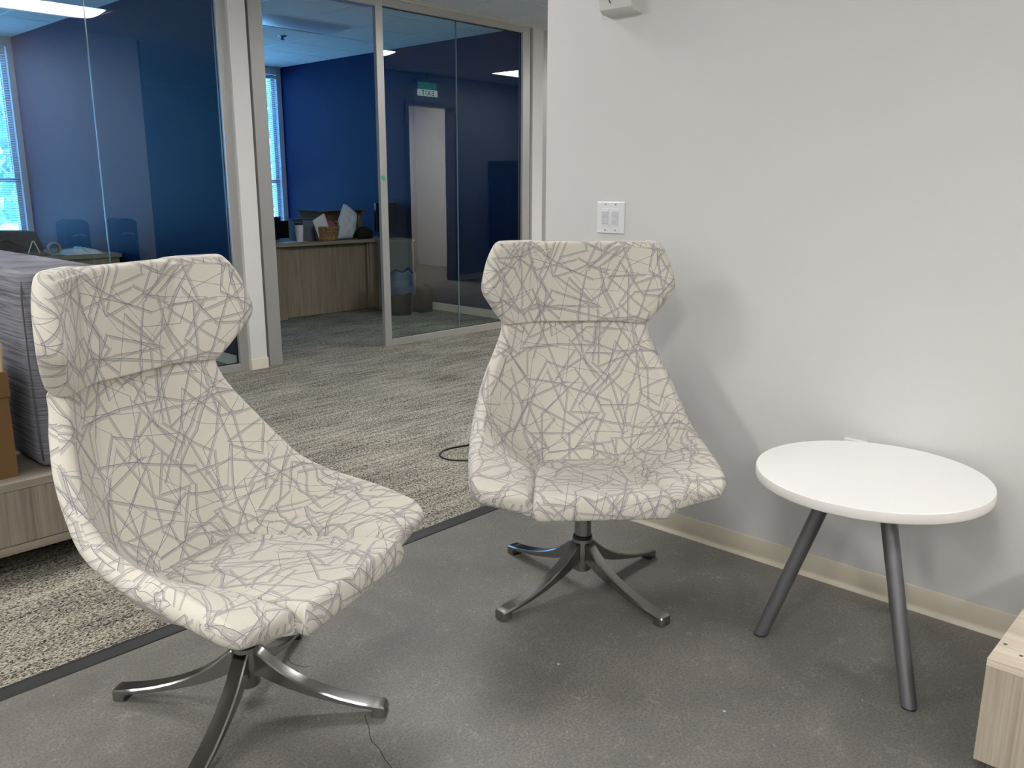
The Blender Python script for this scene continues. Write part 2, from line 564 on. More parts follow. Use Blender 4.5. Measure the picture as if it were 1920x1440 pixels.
# office partitions
struct('wall_office_blue', MB().box(5.95, 6.10, 5.47, 9.38, 0, CEIL), M_BLUE)
struct('baseboard_office', MB().box(5.942, 5.95, 5.48, 9.38, 0.004, 0.082), M_TRIMW)
struct('wall_partition', MB().box(3.03, 3.155, 5.47, 9.38, 0, CEIL), M_BLUE)
struct('baseboard_partition', MB().box(3.022, 3.03, 5.47, 9.38, 0.004, 0.082), M_TRIMW)
struct('wall_column', MB().box(3.030, 3.157, 5.352, 5.47, 0.08, CEIL, 0.002), M_WALL)
struct('baseboard_column', MB().box(3.026, 3.161, 5.342, 5.47, 0.004, 0.083, 0.003), M_TRIMW)
struct('wall_column_right', MB().box(5.995, 6.135, 5.365, 5.47, 0, CEIL, 0.002), M_WALL)
struct('wall_office_left', MB().box(-1.2, -1.08, 5.47, 9.38, 0, CEIL), M_WALL)
struct('wall_front_left', MB().box(-4, -1.08, 5.36, 5.48, 0, CEIL), M_WALL)

# outer wall with windows
SILL, WT = 0.62, 2.555
mb = MB()
xs = [(-4, .25), (2.975, 3.30), (5.885, 11)]
for a, b_ in xs: mb.box(a, b_, 9.38, 9.52, 0, CEIL)
for a, b_ in ((.25, 2.975), (3.30, 5.885)):
    mb.box(a, b_, 9.38, 9.52, 0, SILL); mb.box(a, b_, 9.38, 9.52, WT, CEIL)
struct('wall_window', mb, mat('window_wall_white', rgb(205, 208, 212), 0.6))


def office_window(no, x0, x1):
    w = thing('window_%d' % no, (x0, 9.40, SILL), None, None, kind='structure')
    f = MB()
    dx = x1 - x0; h = WT - SILL
    for a, b_, c, d in ((0, .045, 0, h), (dx - .045, dx, 0, h), (0, dx, 0, .05), (0, dx, h - .04, h), (0, dx, 1.30 - SILL, 1.34 - SILL), (dx * .5 - .025, dx * .5 + .025, 0, h)):
        f.box(a, b_, 0.03, 0.11, c, d)
    f.build('window_frame', M_ALU, w)
    MB().box(.045, dx - .045, 0.06, 0.066, .05, h - .04).build('pane', M_GLASS, w)
    MB().box(-.01, dx + .01, -0.03, 0.03, -.02, 0, .002).build('window_sill', M_WHITEP, w)


office_window(4, .25, 2.975)
office_window(5, 3.30, 5.885)

# ceiling: slab, grid and tiles
slab = struct('ceiling', MB().box(-4.12, 11.12, -4.32, 9.52, CEIL + 0.02, CEIL + 0.14), M_TILE)
PX, PY = 0.595, 0.598
gx = [4.98 + PX * k for k in range(-15, 11)]
gy = [2.90 + PY * k for k in range(-12, 12)]
mb = MB()
for x in gx: mb.box(x - .012, x + .012, -4.2, 9.38, CEIL, CEIL + .022)
for y in gy: mb.box(-4, 11, y - .012, y + .012, CEIL, CEIL + .022)
mb.build('ceiling_grid', M_TBAR, slab)['kind'] = 'stuff'
FIX = []       # (x1 right end, y0, lit)
for k in (-13, -8, -3, 2, 7): FIX.append((4.98 + PX * k, 2.90, True))
for k in (-13, -8): FIX.append((4.98 + PX * k, 2.90 - 5 * PY, True)); FIX.append((4.98 + PX * k, 2.90 - 9 * PY, True))
FIX.append((4.98 + PX * -4, 2.90 - 9 * PY, True))
FIX.append((4.98, 2.90 + 6 * PY, False))
FIX.append((4.98 - 5 * PX, 2.90 + 6 * PY, False))


def covered(x, y):
    for fx, fy, _ in FIX:
        if fx - 2 * PX - .1 < x < fx and fy < y < fy + PY: return True
    return False


tile_me = None
rest = MB()
for y in [g for g in gy] + [gy[0] - PY]:
    for x in [gx[0] - PX] + gx:
        cx, cy = x + PX / 2, y + PY / 2
        if cx > 11 or cy > 9.4 or cx < -4 or cy < -4.2 or covered(cx, cy): continue
        vis = (3.4 < cx < 7.0 and 4.0 < cy < 9.4) or (1.5 < cx < 3.1 and 6.3 < cy < 9.4)
        if vis:
            if tile_me is None:
                o = MB().box(-PX / 2 + .018, PX / 2 - .018, -PY / 2 + .018, PY / 2 - .018, -.004, .016, .003).build('tile', M_TILE, slab)
                tile_me = o.data
            else:
                o = link(bpy.data.objects.new('tile', tile_me), slab)
            o.location = (cx, cy, CEIL + .004)
        else:
            rest.box(cx - PX / 2 + .018, cx + PX / 2 - .018, cy - PY / 2 + .018, cy + PY / 2 - .018, CEIL, CEIL + .018)
rest.build('tile_field', M_TILE, slab)['kind'] = 'stuff'

# wall base along the white wall (cove profile with a toe)
prof = [(WX + .002, 0.0), (WX - .015, 0.0), (WX - .013, 0.004), (WX - .0075, 0.0085), (WX - .0042, 0.014), (WX - .0038, 0.020),
        (WX - .0038, 0.0755), (WX - .0015, 0.0785), (WX + .002, 0.0785)]
struct('baseboard_right', MB().prism(prof, -4.2, 2.258, 'y'), M_TRIM, auto=40)
struct('baseboard_hall', MB().box(WX, 3.87, 2.27, 2.277, 0.004, .082), M_TRIM)
struct('baseboard_corridor', MB().box(6.45, 7.16, 2.27, 2.277, 0.004, .082).box(8.05, 11, 2.27, 2.277, 0.004, .082), M_TRIM)

# ------------------------------------------------------------------ glass office fronts
def glass_front(no, x0, x1, joints, stile_l=.05, stile_r=.065):
    w = thing('window_%d' % no, (x0, GY, 0), None, None, kind='structure')
    L = x1 - x0; d = .052; zt = 2.585
    MB().box(stile_l, L - stile_r, 0, d, 0.002, .056, .002).build('bottom_rail', M_ALU, w)
    MB().box(stile_l, L - stile_r, 0, d, zt, CEIL - .001, .002).build('top_rail', M_ALU, w)
    if stile_l: MB().box(0, stile_l, 0, (.036 if no == 2 else d), 0.002, CEIL - .001, .002).build('stile', M_ALU, w)
    if stile_r: MB().box(L - stile_r, L, 0, d, 0.002, CEIL - .001, .002).build('stile', M_ALU, w)
    es = [x0 + stile_l] + list(joints) + [x1 - stile_r]
    for a, b_ in zip(es[:-1], es[1:]):
        p = MB().box(a - x0 + .002, b_ - x0 - .002, .030, .040, .05, zt + .01).build('pane', M_GLASS, w)
    g = MB()
    for a, b_ in ((es[0], es[0] + .005), (es[-1] - .005, es[-1])): g.box(a - x0, b_ - x0, .026, .044, .056, zt)
    g.box(stile_l, L - stile_r, .026, .044, .056, .060).box(stile_l, L - stile_r, .026, .044, zt - .004, zt)
    g.build('gasket', M_BLACKP, w)
    for j in joints:
        MB().box(j - x0 - .0025, j - x0 + .0025, .029, .041, .056, zt).build('glass_joint', M_GLASSEDGE, w)
    return w


glass_front(1, -1.08, 3.03, (-.28, .53, 1.345, 2.157), .05, .066)
glass_front(2, 4.252, 5.975, (5.101,), .067, .093)
glass_front(3, 6.150, 10.9, (7.3, 8.4, 9.5), .065, .05)
# door opening frame between the left column and the fixed glass
jd = thing('door_2', (3.157, GY, 0), None, None, kind='structure')
MB().box(0, .036, .03, .095, .002, CEIL - .001).build('reveal', M_ALUD, jd)
MB().box(.036, .142, 0, .105, .002, CEIL - .001, .002).build('jamb', M_ALU, jd)
MB().box(.142, 1.095, 0, .095, 2.575, CEIL - .001, .002).build('header', M_ALU, jd)
MB().box(.142, .152, .02, .045, .01, 2.575).build('door_stop', M_ALU, jd)
struct('trim_2', MB().box(5.975, 5.995, GY + .03, GY + .09, .004, CEIL), M_ALUD)
struct('trim_3', MB().box(6.135, 6.150, GY + .02, GY + .09, .004, CEIL), M_ALUD)
struct('trim_4', MB().box(3.16, 6.2, GY - .045, GY - .002, CEIL - .004, CEIL + .01), M_TBAR)
o = MB().prism([(0, 0), (.008, -.014), (.018, -.010), (.024, .004), (.020, .026), (.004, .030), (-.014, .024), (-.016, .010), (-.010, -.002)], -.0006, .0006, 'y').build('tape_piece', M_GREEN)
o.location = (4.272, GY - .0016, 1.323)
tag(o, 'small torn piece of green tape stuck on the metal post beside the open doorway', 'tape')


# ------------------------------------------------------------------ ceiling fixtures
M_DIFF = {}
def fixture(x1, y0, lit, label, grp):
    L, W = 2 * PX, PY
    t = thing('ceiling_light', (x1 - L / 2, y0 + W / 2, CEIL), label, 'ceiling light', group=grp)
    hx, hy = L / 2 - .012, W / 2 - .012
    f = MB()
    f.box(-hx, hx, -hy, -hy + .02, -.004, .02).box(-hx, hx, hy - .02, hy, -.004, .02)
    f.box(-hx, -hx + .02, -hy, hy, -.004, .02).box(hx - .02, hx, -hy, hy, -.004, .02)
    f.build('frame', M_TBAR, t)
    # curved basket end plates + curved diffuser (bulges down)
    n = 10
    pts = []
    for i in range(n + 1):
        a = -1 + 2 * i / n
        pts.append((a * (hy - .02), -.028 * (1 - a * a) + .004))
    closed = pts + [(hy - .02, .014), (-hy + .02, .014)]
    key = 'lit' if lit else 'off'
    if key not in M_DIFF:
        M_DIFF[key] = emissive('lit_diffuser', (1.0, .985, .965, 1), LIGHT_HALL) if lit else mat('unlit_diffuser', rgb(188, 196, 204), 0.35)
    MB().prism(closed, -hx + .07, hx - .07, 'x').build('diffuser', M_DIFF[key], t, auto=50)
    for s in (-1, 1):
        a, b_ = sorted((s * (hx - .07), s * (hx - .02)))
        MB().prism([(-hy + .02, .001), (hy - .02, .001), (hy - .02, .016), (-hy + .02, .016)], a, b_, 'x').build('end_plate', M_TILE, t)
    return t


names = {0: 'lit ceiling light far left of the hall, out of view', }
for i, (x1, y0, lit) in enumerate(FIX):
    if not lit:
        lab = 'unlit curved ceiling light above the right office desk' if x1 > 4 else 'unlit curved ceiling light inside the left office'
        fixture(x1, y0, False, lab, 'unlit office ceiling lights')
    else:
        if y0 > 2:
            lab = {-13: 'lit hall ceiling light farthest left of the row', -8: 'lit hall ceiling light above the ribbed grey bench',
                   -3: 'lit hall ceiling light mirrored at top of the left office glass',
                   2: 'lit hall ceiling light mirrored beside the metal post in the office glass',
                   7: 'lit hall ceiling light mirrored at the right edge of the office glass'}[round((x1 - 4.98) / PX)]
        else:
            lab = 'lit lounge ceiling light over concrete, %s' % {(-13, -5): 'left one of the middle row', (-8, -5): 'middle one of the middle row', (-4, -9): 'one of the rear row nearest the white wall',
                   (-13, -9): 'left one of the rear row', (-8, -9): 'right one of the rear row'}[(round((x1 - 4.98) / PX), round((y0 - 2.9) / PY))]
        fixture(x1, y0, True, lab, 'lit ceiling lights')
# lamp of the small room seen mirrored
ld = bpy.data.lights.new('room_lamp', 'AREA'); ld.energy = LIGHT_ROOM; ld.size = 1.0; ld.color = (1, .95, .86)
lo = bpy.data.objects.new('room_lamp', ld); lo.location = (8.0, 1.0, CEIL - .03); link(lo)

t = thing('sprinkler_head', (4.736, 7.40, CEIL), 'small dark sprinkler head on the ceiling of the right office', 'sprinkler')
MB().lathe([(.035, -.002), (.035, -.006), (.012, -.010), (.010, -.03), (.020, -.034), (.020, -.037)], 20).build('body', M_BLACKP, t, auto=40)
MB().lathe([(.042, .0), (.042, -.003), (.036, -.005)], 24).build('escutcheon', M_WHITEP, t, auto=40)


# ================================================================== LOUNGE CHAIR
def catmull(P, t):
    P = np.asarray(P, float); n = len(P)
    t = np.clip(t, 0, n - 1 - 1e-9); i = int(t); u = t - i
    p0 = P[max(i - 1, 0)]; p1 = P[i]; p2 = P[i + 1]; p3 = P[min(i + 2, n - 1)]
    if i == 0: p0 = 2 * p1 - p2
    if i + 2 > n - 1: p3 = 2 * p2 - p1
    return 0.5 * ((2 * p1) + (-p0 + p2) * u + (2 * p0 - 5 * p1 + 4 * p2 - p3) * u * u + (-p0 + 3 * p1 - 3 * p2 + p3) * u ** 3)


# row: centre f, centre z, edge x, edge f, edge z, flat share a, power p, thickness, step share
ROWS_HEAD = [(-.284, 1.100, .254, -.216, 1.098, .46, 1.25, .042, 0, .5),
             (-.285, 1.086, .276, -.210, 1.083, .46, 1.25, .045, 0, .5),
             (-.292, 1.030, .298, -.190, 1.030, .46, 1.2, .048, 0, 0.5),
             (-.296, .955, .309, -.172, .952, .46, 1.2, .052, 0, 0.5),
             (-.298, .890, .281, -.208, .890, .42, 1.3, .054, 0, 0.5),
             (-.300, .830, .245, -.250, .834, .36, 1.5, .056, 0, 0.5)]
ROWS_BACK = [(-.314, .848, .243, -.258, .848, .34, 1.5, .046, 0, 0.5),
             (-.314, .800, .247, -.248, .800, .36, 1.5, .046, 0, 0.5),
             (-.306, .740, .268, -.226, .745, .40, 1.5, .048, 0, 0.5),
             (-.286, .650, .301, -.178, .672, .44, 1.5, .050, 0, 0.5),
             (-.252, .545, .325, -.124, .606, .46, 1.45, .050, 0, 0.5),
             (-.205, .440, .341, -.070, .555, .48, 1.3, .052, .0, 0.36),
             (-.140, .368, .353, .015, .520, .48, 1.1, .052, .10, 0.385),
             (-.060, .334, .362, .100, .500, .48, 1.0, .052, .28, 0.43),
             (.060, .336, .368, .175, .482, .48, .95, .050, .42, 0.475),
             (.180, .354, .370, .245, .462, .48, .95, .048, .48, 0.515),
             (.270, .372, .368, .285, .446, .48, .95, .046, .50, 0.545),
             (.318, .384, .345, .318, .422, .48, .95, .044, .50, 0.575)]


def sheet(name, rows, material, parent, rim_side=.028, rim_t0=.03, rim_t1=.03, nt=64, nu=46, uvoff=(0, 0), wrap='side'):
    rows = np.array(rows, float)
    N = len(rows)
    # arclength table over rows
    T = np.linspace(0, N - 1, 400)
    S = np.array([catmull(rows, t) for t in T])
    mid = np.stack([S[:, 2] * .5, (S[:, 0] + S[:, 3]) / 2, (S[:, 1] + S[:, 4]) / 2], 1)
    L = np.concatenate([[0], np.cumsum(np.linalg.norm(np.diff(mid, axis=0), axis=1))])
    tot = L[-1]

    def spaced(total, r0, r1, n):
        k = 7
        a = [r0 * (1 - math.cos(math.pi / 2 * i / k)) for i in range(k)]
        b = [total - r1 * (1 - math.cos(math.pi / 2 * i / k)) for i in range(k)][::-1]
        return np.array(a + list(np.linspace(r0, total - r1, n)) + b)
    ts = spaced(tot, rim_t0, rim_t1, nt)
    V0 = []; V1 = []; H = []; UV = []
    for s in ts:
        t = np.interp(s, L, T)
        fc, zc, xe, fe, ze, a, p, th, stp, su = catmull(rows, t)
        us = spaced(2 * xe, rim_side, rim_side, nu) / xe - 1
        vr = []; v1 = []; hr = []; ur = []
        dt0 = min(s / rim_t0, 1); dt1 = min((tot - s) / rim_t1, 1)
        for u in us:
            au = abs(u)
            g = max(0.0, (au - a) / (1 - a))
            # smooth start, then power rise
            q = min(1.0, max(0.0, (au - su - .008) / .035)); q = q * q * (3 - 2 * q)
            g0 = g ** p
            g = stp * q + (1 - stp) * g0
            v1.append((xe * u, fc + (fe - fc) * g0, zc + (ze - zc) * g0))
            vr.append((xe * u, fc + (fe - fc) * g, zc + (ze - zc) * g))
            du = min((1 - au) * xe / rim_side, 1)
            h = 1.0
            for d in (dt0, dt1, du):
                h *= math.sqrt(max(0.0, 1 - (1 - d) ** 2))
            hr.append(th / 2 * h)
            ur.append((xe * u + uvoff[0], s + uvoff[1]))
        V0.append(vr); V1.append(v1); H.append(hr); UV.append(ur)
    V0 = np.array(V0); V1 = np.array(V1); H = np.array(H); UV = np.array(UV)
    # light smoothing across, keeps creases soft
    for _ in range(3):
        V0[:, 1:-1] = .5 * V0[:, 1:-1] + .25 * (V0[:, :-2] + V0[:, 2:]) if False else V0[:, 1:-1]
    du = np.gradient(V0, axis=1); dt = np.gradient(V0, axis=0)
    Nn = np.cross(du, dt)
    Nn /= np.maximum(np.linalg.norm(Nn, axis=2, keepdims=True), 1e-9)
    # inner normal must point forward/up
    if (Nn[..., 1].mean() + Nn[..., 2].mean()) < 0: Nn = -Nn
    A = V0 + Nn * H[..., None]
    B = V1 - Nn * H[..., None]

    def uvmap(G):
        dl = np.linalg.norm(np.diff(G, axis=1), axis=2)
        cs = np.concatenate([np.zeros((len(ts), 1)), np.cumsum(dl, axis=1)], 1)
        m_ = cs.shape[1] // 2
        cs = cs - cs[:, m_:m_ + 1]
        dv = np.linalg.norm(np.diff(G, axis=0), axis=2)
        ct = np.concatenate([np.zeros((1, dv.shape[1])), np.cumsum(dv, axis=0)], 0)
        ct = ct - ct[:1] + 0
        w_ = ct[:, m_:m_ + 1]
        ct = .25 * ct + .75 * w_
        return np.stack([cs + uvoff[0], ct + uvoff[1]], -1)
    UA = uvmap(V1 + Nn * H[..., None]); UB = uvmap(B)
    if wrap == 'side':
        off = UB[..., 0] - uvoff[0]
        edge = np.where(off < 0, UA[:, :1, 0] - uvoff[0], UA[:, -1:, 0] - uvoff[0])
        eb = np.where(off < 0, UB[:, :1, 0] - uvoff[0], UB[:, -1:, 0] - uvoff[0])
        UB[..., 0] = edge + (eb - off) + uvoff[0]
        UB[..., 0] = np.where(off < 0, edge - (off - eb), edge + (eb - off)) + uvoff[0]
    else:
        UB[..., 1] = UA[-1:, :, 1] + (UB[-1:, :, 1] - UB[..., 1])
    R, Cc = H.shape
    verts = list(A.reshape(-1, 3))
    idxB = np.zeros((R, Cc), int)
    for i in range(R):
        for j in range(Cc):
            if i in (0, R - 1) or j in (0, Cc - 1):
                idxB[i, j] = i * Cc + j
            else:
                idxB[i, j] = len(verts); verts.append(B[i, j])
    faces = []; luv = []
    # orientation test: inner faces should look along +Nn
    mi, mj = R // 2, Cc // 2
    e1 = A[mi + 1, mj] - A[mi, mj]; e2 = A[mi, mj + 1] - A[mi, mj]
    flip = np.dot(np.cross(e1, e2), Nn[mi, mj]) < 0
    for i in range(R - 1):
        for j in range(Cc - 1):
            q = [(i, j), (i + 1, j), (i + 1, j + 1), (i, j + 1)]
            if flip: q = q[::-1]
            faces.append([a_ * Cc + b_ for a_, b_ in q]); luv += [UA[a_, b_] for a_, b_ in q]
            q = q[::-1]
            faces.append([int(idxB[a_, b_]) for a_, b_ in q]); luv += [UB[a_, b_] for a_, b_ in q]
    me = bpy.data.meshes.new(name)
    me.from_pydata([tuple(v) for v in verts], [], faces)
    uvl = me.uv_layers.new(name='UVMap')
    uvl.data.foreach_set('uv', np.asarray(luv, dtype=np.float32).ravel())
    for p_ in me.polygons: p_.use_smooth = True
    me.materials.append(material)
    me.update()
    return link(bpy.data.objects.new(name, me), parent)


ROWS_CUSH = [(-.165, .366, .118, -.150, .366, .6, 1.5, .040, 0, .5),
             (-.120, .368, .140, -.118, .366, .6, 1.5, .052, 0, .5),
             (-.02, .372, .158, -.02, .370, .6, 1.5, .060, 0, .5),
             (.10, .381, .174, .10, .378, .6, 1.5, .066, 0, .5),
             (.22, .392, .186, .22, .389, .6, 1.5, .070, 0, .5),
             (.31, .400, .194, .308, .398, .6, 1.5, .072, 0, .5),
             (.350, .401, .196, .346, .399, .6, 1.5, .072, 0, .5)]


def chair_leg(mbx):
    """one curved leg along +x"""
    prof = [(.012, .164, .085, .034), (.030, .161, .095, .038), (.045, .150, .092, .038), (.065, .132, .082, .038), (.090, .112, .071, .038), (.120, .093, .060, .038),
            (.155, .076, .050, .039), (.195, .061, .040, .040), (.240, .048, .031, .042), (.285, .039, .024, .043), (.322, .034, .020, .044),
            (.3222, .034, .0005, .044), (.345, .032, .0, .044), (.351, .0295, .0, .040), (.3535, .022, .002, .036)]
    rings = []
    for r, zt, zb, w in prof:
        h = zt - zb; w2 = w / 2; c = min(.0045, h * .3)
        rings.append([(r, -w2, zb + .002), (r, -w2, zt - c), (r, -w2 + .0035, zt - .0004), (r, 0, zt), (r, w2 - .0035, zt - .0004), (r, w2, zt - c), (r, w2, zb + .002), (r, w2 * .8, zb), (r, -w2 * .8, zb)])
    rv = [[mbx.bm.verts.new(p) for p in ring] for ring in rings]
    n = len(rings[0])
    for i in range(len(rv) - 1):
        for k in range(n):
            mbx.bm.faces.new((rv[i][k], rv[i][(k + 1) % n], rv[i + 1][(k + 1) % n], rv[i + 1][k]))
    mbx.bm.faces.new(rv[0]); mbx.bm.faces.new(list(reversed(rv[-1])))
    return mbx


def make_chair(loc, face_deg, base_deg, label):
    """local +y is the front of the chair"""
    rz = math.radians(face_deg - 90)
    t = thing('lounge_chair', (loc[0], loc[1], 0), label, 'chair', rz, 'patterned swivel lounge chairs')
    sheet('headrest', ROWS_HEAD, M_FAB, t, .017, .017, .010, 34, 46, (0.0, 0.0))
    sheet('seat_shell', ROWS_BACK, M_FAB, t, .015, .02, .015, 80, 60, (0.0, .35))
    sheet('seat_cushion', ROWS_CUSH, M_FAB, t, .016, .016, .012, 30, 30, (.9, .2), 'front')
    # swivel column
    MB().lathe([(.085, .262), (.085, .270), (.075, .300), (.02, .300)][::1], 28).build('mounting_plate', M_BLACKP, t, auto=40)
    MB().lathe([(.027, .172), (.027, .262)], 28).build('column', M_CHROME, t, auto=40)
    MB().lathe([(.031, .170), (.031, .180), (.028, .182)], 28).build('collar', M_BLACKP, t, auto=40)
    h = MB().lathe([(.026, .060), (.031, .064), (.033, .10), (.036, .125), (.034, .150), (.033, .170), (.028, .172)], 32).build('hub', M_CHROME, t, auto=40)
    MB().tube([(.06, .02, .266), (.10, .05, .262), (.135, .07, .262)], .006, 8).build('tilt_lever', M_BLACKP, t, smooth=True)
    for k in range(4):
        g = chair_leg(MB()).build('leg', M_CHROME, t, auto=38)
        g.rotation_euler = (0, 0, math.radians(base_deg + 90 * k) - rz)
        q = MB().box(.318, .349, -.017, .017, -.0005, .003).build('glide', M_RUBBER, g)
    return t


make_chair((.941, 1.787), -70.5, 127.5, 'off-white scribble-patterned swivel lounge chair nearest the camera on the left, turned to the right')
make_chair((2.035, 1.591), -132.7, 174.0, 'off-white scribble-patterned swivel lounge chair facing the camera before the white wall')

# ================================================================== ROUND TABLE
TC = Vector((2.30, .80, 0)); TR = .305; TZ = .512
t = thing('side_table', (TC.x, TC.y, 0), 'round white laminate side table with splayed dark metal legs by the wall', 'table')
MB().lathe([(TR - .0015, TZ - .0015 - 0), (TR - .003, TZ)], 96).build('table_top_surface', M_LAMINATE, t, auto=40)
MB().lathe([(TR - .003, TZ - .029), (TR - .0005, TZ - .0265), (TR, TZ - .0255), (TR, TZ - .0045), (TR - .0012, TZ - .0018)], 96).build('table_top', M_EDGE, t, auto=40)
for ang, rf, lab in ((125.3, .262, None), (-134.5, .323, None), (-7, .255, None)):
    a = math.radians(ang)
    d = Vector((math.cos(a), math.sin(a), 0))
    top = d * .095 + Vector((0, 0, TZ - .029)); bot = d * rf
    axis = (bot - top).normalized()
    n = 24
    g = MB()
    side = Vector((-d.y, d.x, 0)); oth = side.cross(axis).normalized()
    rings = []
    for (cpt, r) in ((top, .0215), (bot, .0195)):
        ring = []
        for k in range(n):
            th = 2 * math.pi * k / n
            p = cpt + side * math.cos(th) * r + oth * math.sin(th) * r
            # slide along the axis so the ends are cut level
            p = p + axis * ((cpt.z + (.006 if cpt is bot else 0) - p.z) / axis.z)
            ring.append(g.bm.verts.new(p))
        rings.append(ring)
    for k in range(n):
        g.bm.faces.new((rings[0][k], rings[0][(k + 1) % n], rings[1][(k + 1) % n], rings[1][k]))
    g.bm.faces.new(rings[0]); g.bm.faces.new(rings[1])
    lg = g.build('leg', M_LEG, t, auto=40)
    q = MB()
    r2 = []
    for z in (.0, .006):
        c0 = bot + axis * ((z - bot.z) / axis.z)
        r2.append([q.bm.verts.new((c0 + side * math.cos(2 * math.pi * k / n) * .0175 + d * math.sin(2 * math.pi * k / n) * .0185)) for k in range(n)])
    for k in range(n): q.bm.faces.new((r2[0][k], r2[0][(k + 1) % n], r2[1][(k + 1) % n], r2[1][k]))
    q.bm.faces.new(r2[0]); q.bm.faces.new(r2[1])
    q.build('foot_pad', M_RUBBER, lg)

# ================================================================== THINGS ON THE WHITE WALL
t = thing('light_switch', (WX, 1.945, 1.163), 'white double light switch plate with four buttons on the white wall', 'switch')
def pbox(y0, y1, z0, z1, d0, d1, bev=.0008): return MB().box(-d1, -d0, y0, y1, z0, z1, bev)
pbox(-.0625, .0625, -.058, .058, 0, .0065, .002).build('cover_plate', M_WHITEP, t)
M_SW = mat('switch_button', rgb(196, 197, 200), 0.4); M_SCR = mat('screw_slot', rgb(120, 122, 126), 0.5)
for cy in (-.023, .023):
    b_ = pbox(cy - .0165, cy + .0165, -.034, .034, .0055, .0085).build('switch_frame', M_WHITEP, t)
    for z0, z1 in ((-.024, -.001), (.001, .025)):
        k = pbox(cy - .0145, cy + .0145, z0, z1, .008, .0115).build('button', M_SW, b_)
    for z in (-.0465, .0485):
        pbox(cy - .003, cy + .003, z - .003, z + .003, .006, .0073, .0005).build('screw', M_SCR, t)
    for z in (-.018, .008):
        pbox(cy - .002, cy + .001, z - .001, z + .001, .0112, .0120, 0).build('indicator', M_SCR, b_)

t = thing('emergency_light', (WX, 1.905, 1.913), 'white emergency lamp unit high on the white wall above the switch', 'lamp')
g = MB().prism([(0, -.052), (-.045, -.047), (-.064, -.035), (-.070, .0), (-.070, .17), (0, .17)], -.068, .068, 'y')
g.build('housing', mat('emergency_housing', rgb(206, 207, 202), .45), t, auto=30)
MB().prism([(-.071, -.003), (-.073, -.001), (-.073, .002), (-.071, .004)], -.068, .068, 'y').build('ridge', M_EDGE, t)
MB().lathe([(.004, .0), (.022, .012), (.026, .03), (.020, .045), (.008, .05)], 20).build('lamp_head', M_CHROME, t, auto=60).matrix_local = Matrix.Translation((-.078, .004, .014)) @ Matrix.Rotation(math.radians(20), 4, 'Y')
MB().lathe([(.001, -.022), (.007, -.019), (.009, -.012), (.006, .0)], 16).build('bulb', M_WHITEP, t, auto=60).location = (-.084, .004, .014)
MB().tube([(-.070, .015, .03), (-.083, .020, .0), (-.076, .012, -.02)], .0025, 8).build('wire_clip', M_CHROME, t, smooth=True)

t = thing('wall_outlet', (WX, .965, .444), 'white outlet plate on the white wall mostly hidden behind the round table', 'outlet')
pbox(-.038, .038, -.058, .060, 0, .012, .003).build('cover_plate', M_WHITEP, t)
for z in (-.025, .025): pbox(-.016, .016, z - .014, z + .014, .011, .0135).build('socket', M_SW, t)

# ================================================================== LOW CABINET AT THE RIGHT EDGE
CX, CY, CT = 1.912, .382, .288
t = thing('low_cabinet', (CX, CY, 0), 'low pale oak-laminate cabinet at the right edge of the picture', 'cabinet')
MB().box(.0, .66, -1.15, 0, CT - .019, CT, .001).build('cabinet_top', M_WOODTOP, t)
MB().box(.001, .66, -1.15, -.0, .038, CT - .0195, .001).build('cabinet_body', M_WOODR, t)
M_HOLE = mat('screw_hole', rgb(96, 86, 74), .8)
for (hx, hy) in ((.088, -.014), (.058, -.052)):
    MB().lathe([(.0042, CT + .0001), (.0042, CT + .0006)], 12, (hx, hy, 0)).build('screw_hole', M_HOLE, t)
for (hx, hy) in ((.03, -.03), (.03, -1.1), (.60, -.03), (.60, -1.1)):
    MB().box(hx - .008, hx + .03, hy - .03, hy + .008, 0, .038, .002).build('leg', mat('grey_leg', rgb(92, 92, 96), .5), t)

# ================================================================== LEFT BENCH
PYF, PT = 2.952, .340
t = thing('bench_platform', (-1.6, PYF, 0), 'low grey oak-laminate bench platform at the left edge, on the carpet', 'bench')
LX = 1.32 + 1.6
MB().box(0, LX, 0, 1.75, PT - .026, PT, .001).build('bench_top', M_WOODX, t)
MB().box(0, LX, 0, 1.75, .100, .128, .001).build('bottom_board', M_WOODX, t)
for a, b_ in ((.004, 1.0), (1.003, 2.0), (2.003, LX - .004)):
    MB().box(a, b_, .004, .024, .1295, PT - .0275, .0008).build('front_panel', M_WOODZ, t)
MB().box(LX - .024, LX - .002, .026, 1.74, .128, PT - .026).build('side_panel', M_WOODZ, t)
MB().box(.002, LX - .03, .05, 1.74, .1285, PT - .0265).build('carcass', M_WOODX, t)
for (hx, hy) in ((.15, .12), (LX - .2, .12), (.15, 1.6), (LX - .2, 1.6), (1.4, .12)):
    MB().box(hx - .03, hx + .03, hy - .03, hy + .03, .004, .100).build('leg', M_BLACKP, t)

# upholstered ribbed back block standing on the platform
t = thing('upholstered_block', (.905, 3.012, PT), 'tall dark grey ribbed upholstered block standing on the bench platform', 'cushion')
o = MB().box(0, .305, 0, 1.66, .0005, .668, .040, 5).build('cushion_body', M_RIB, t, auto=60)
g = MB().tube([(.012, .012, .03), (.005, .006, .10), (.003, .004, .35), (.006, .007, .58), (.014, .014, .635)], .0028, 6)
g.build('seam', mat('dark_seam', rgb(74, 74, 80), .9), t, smooth=True)

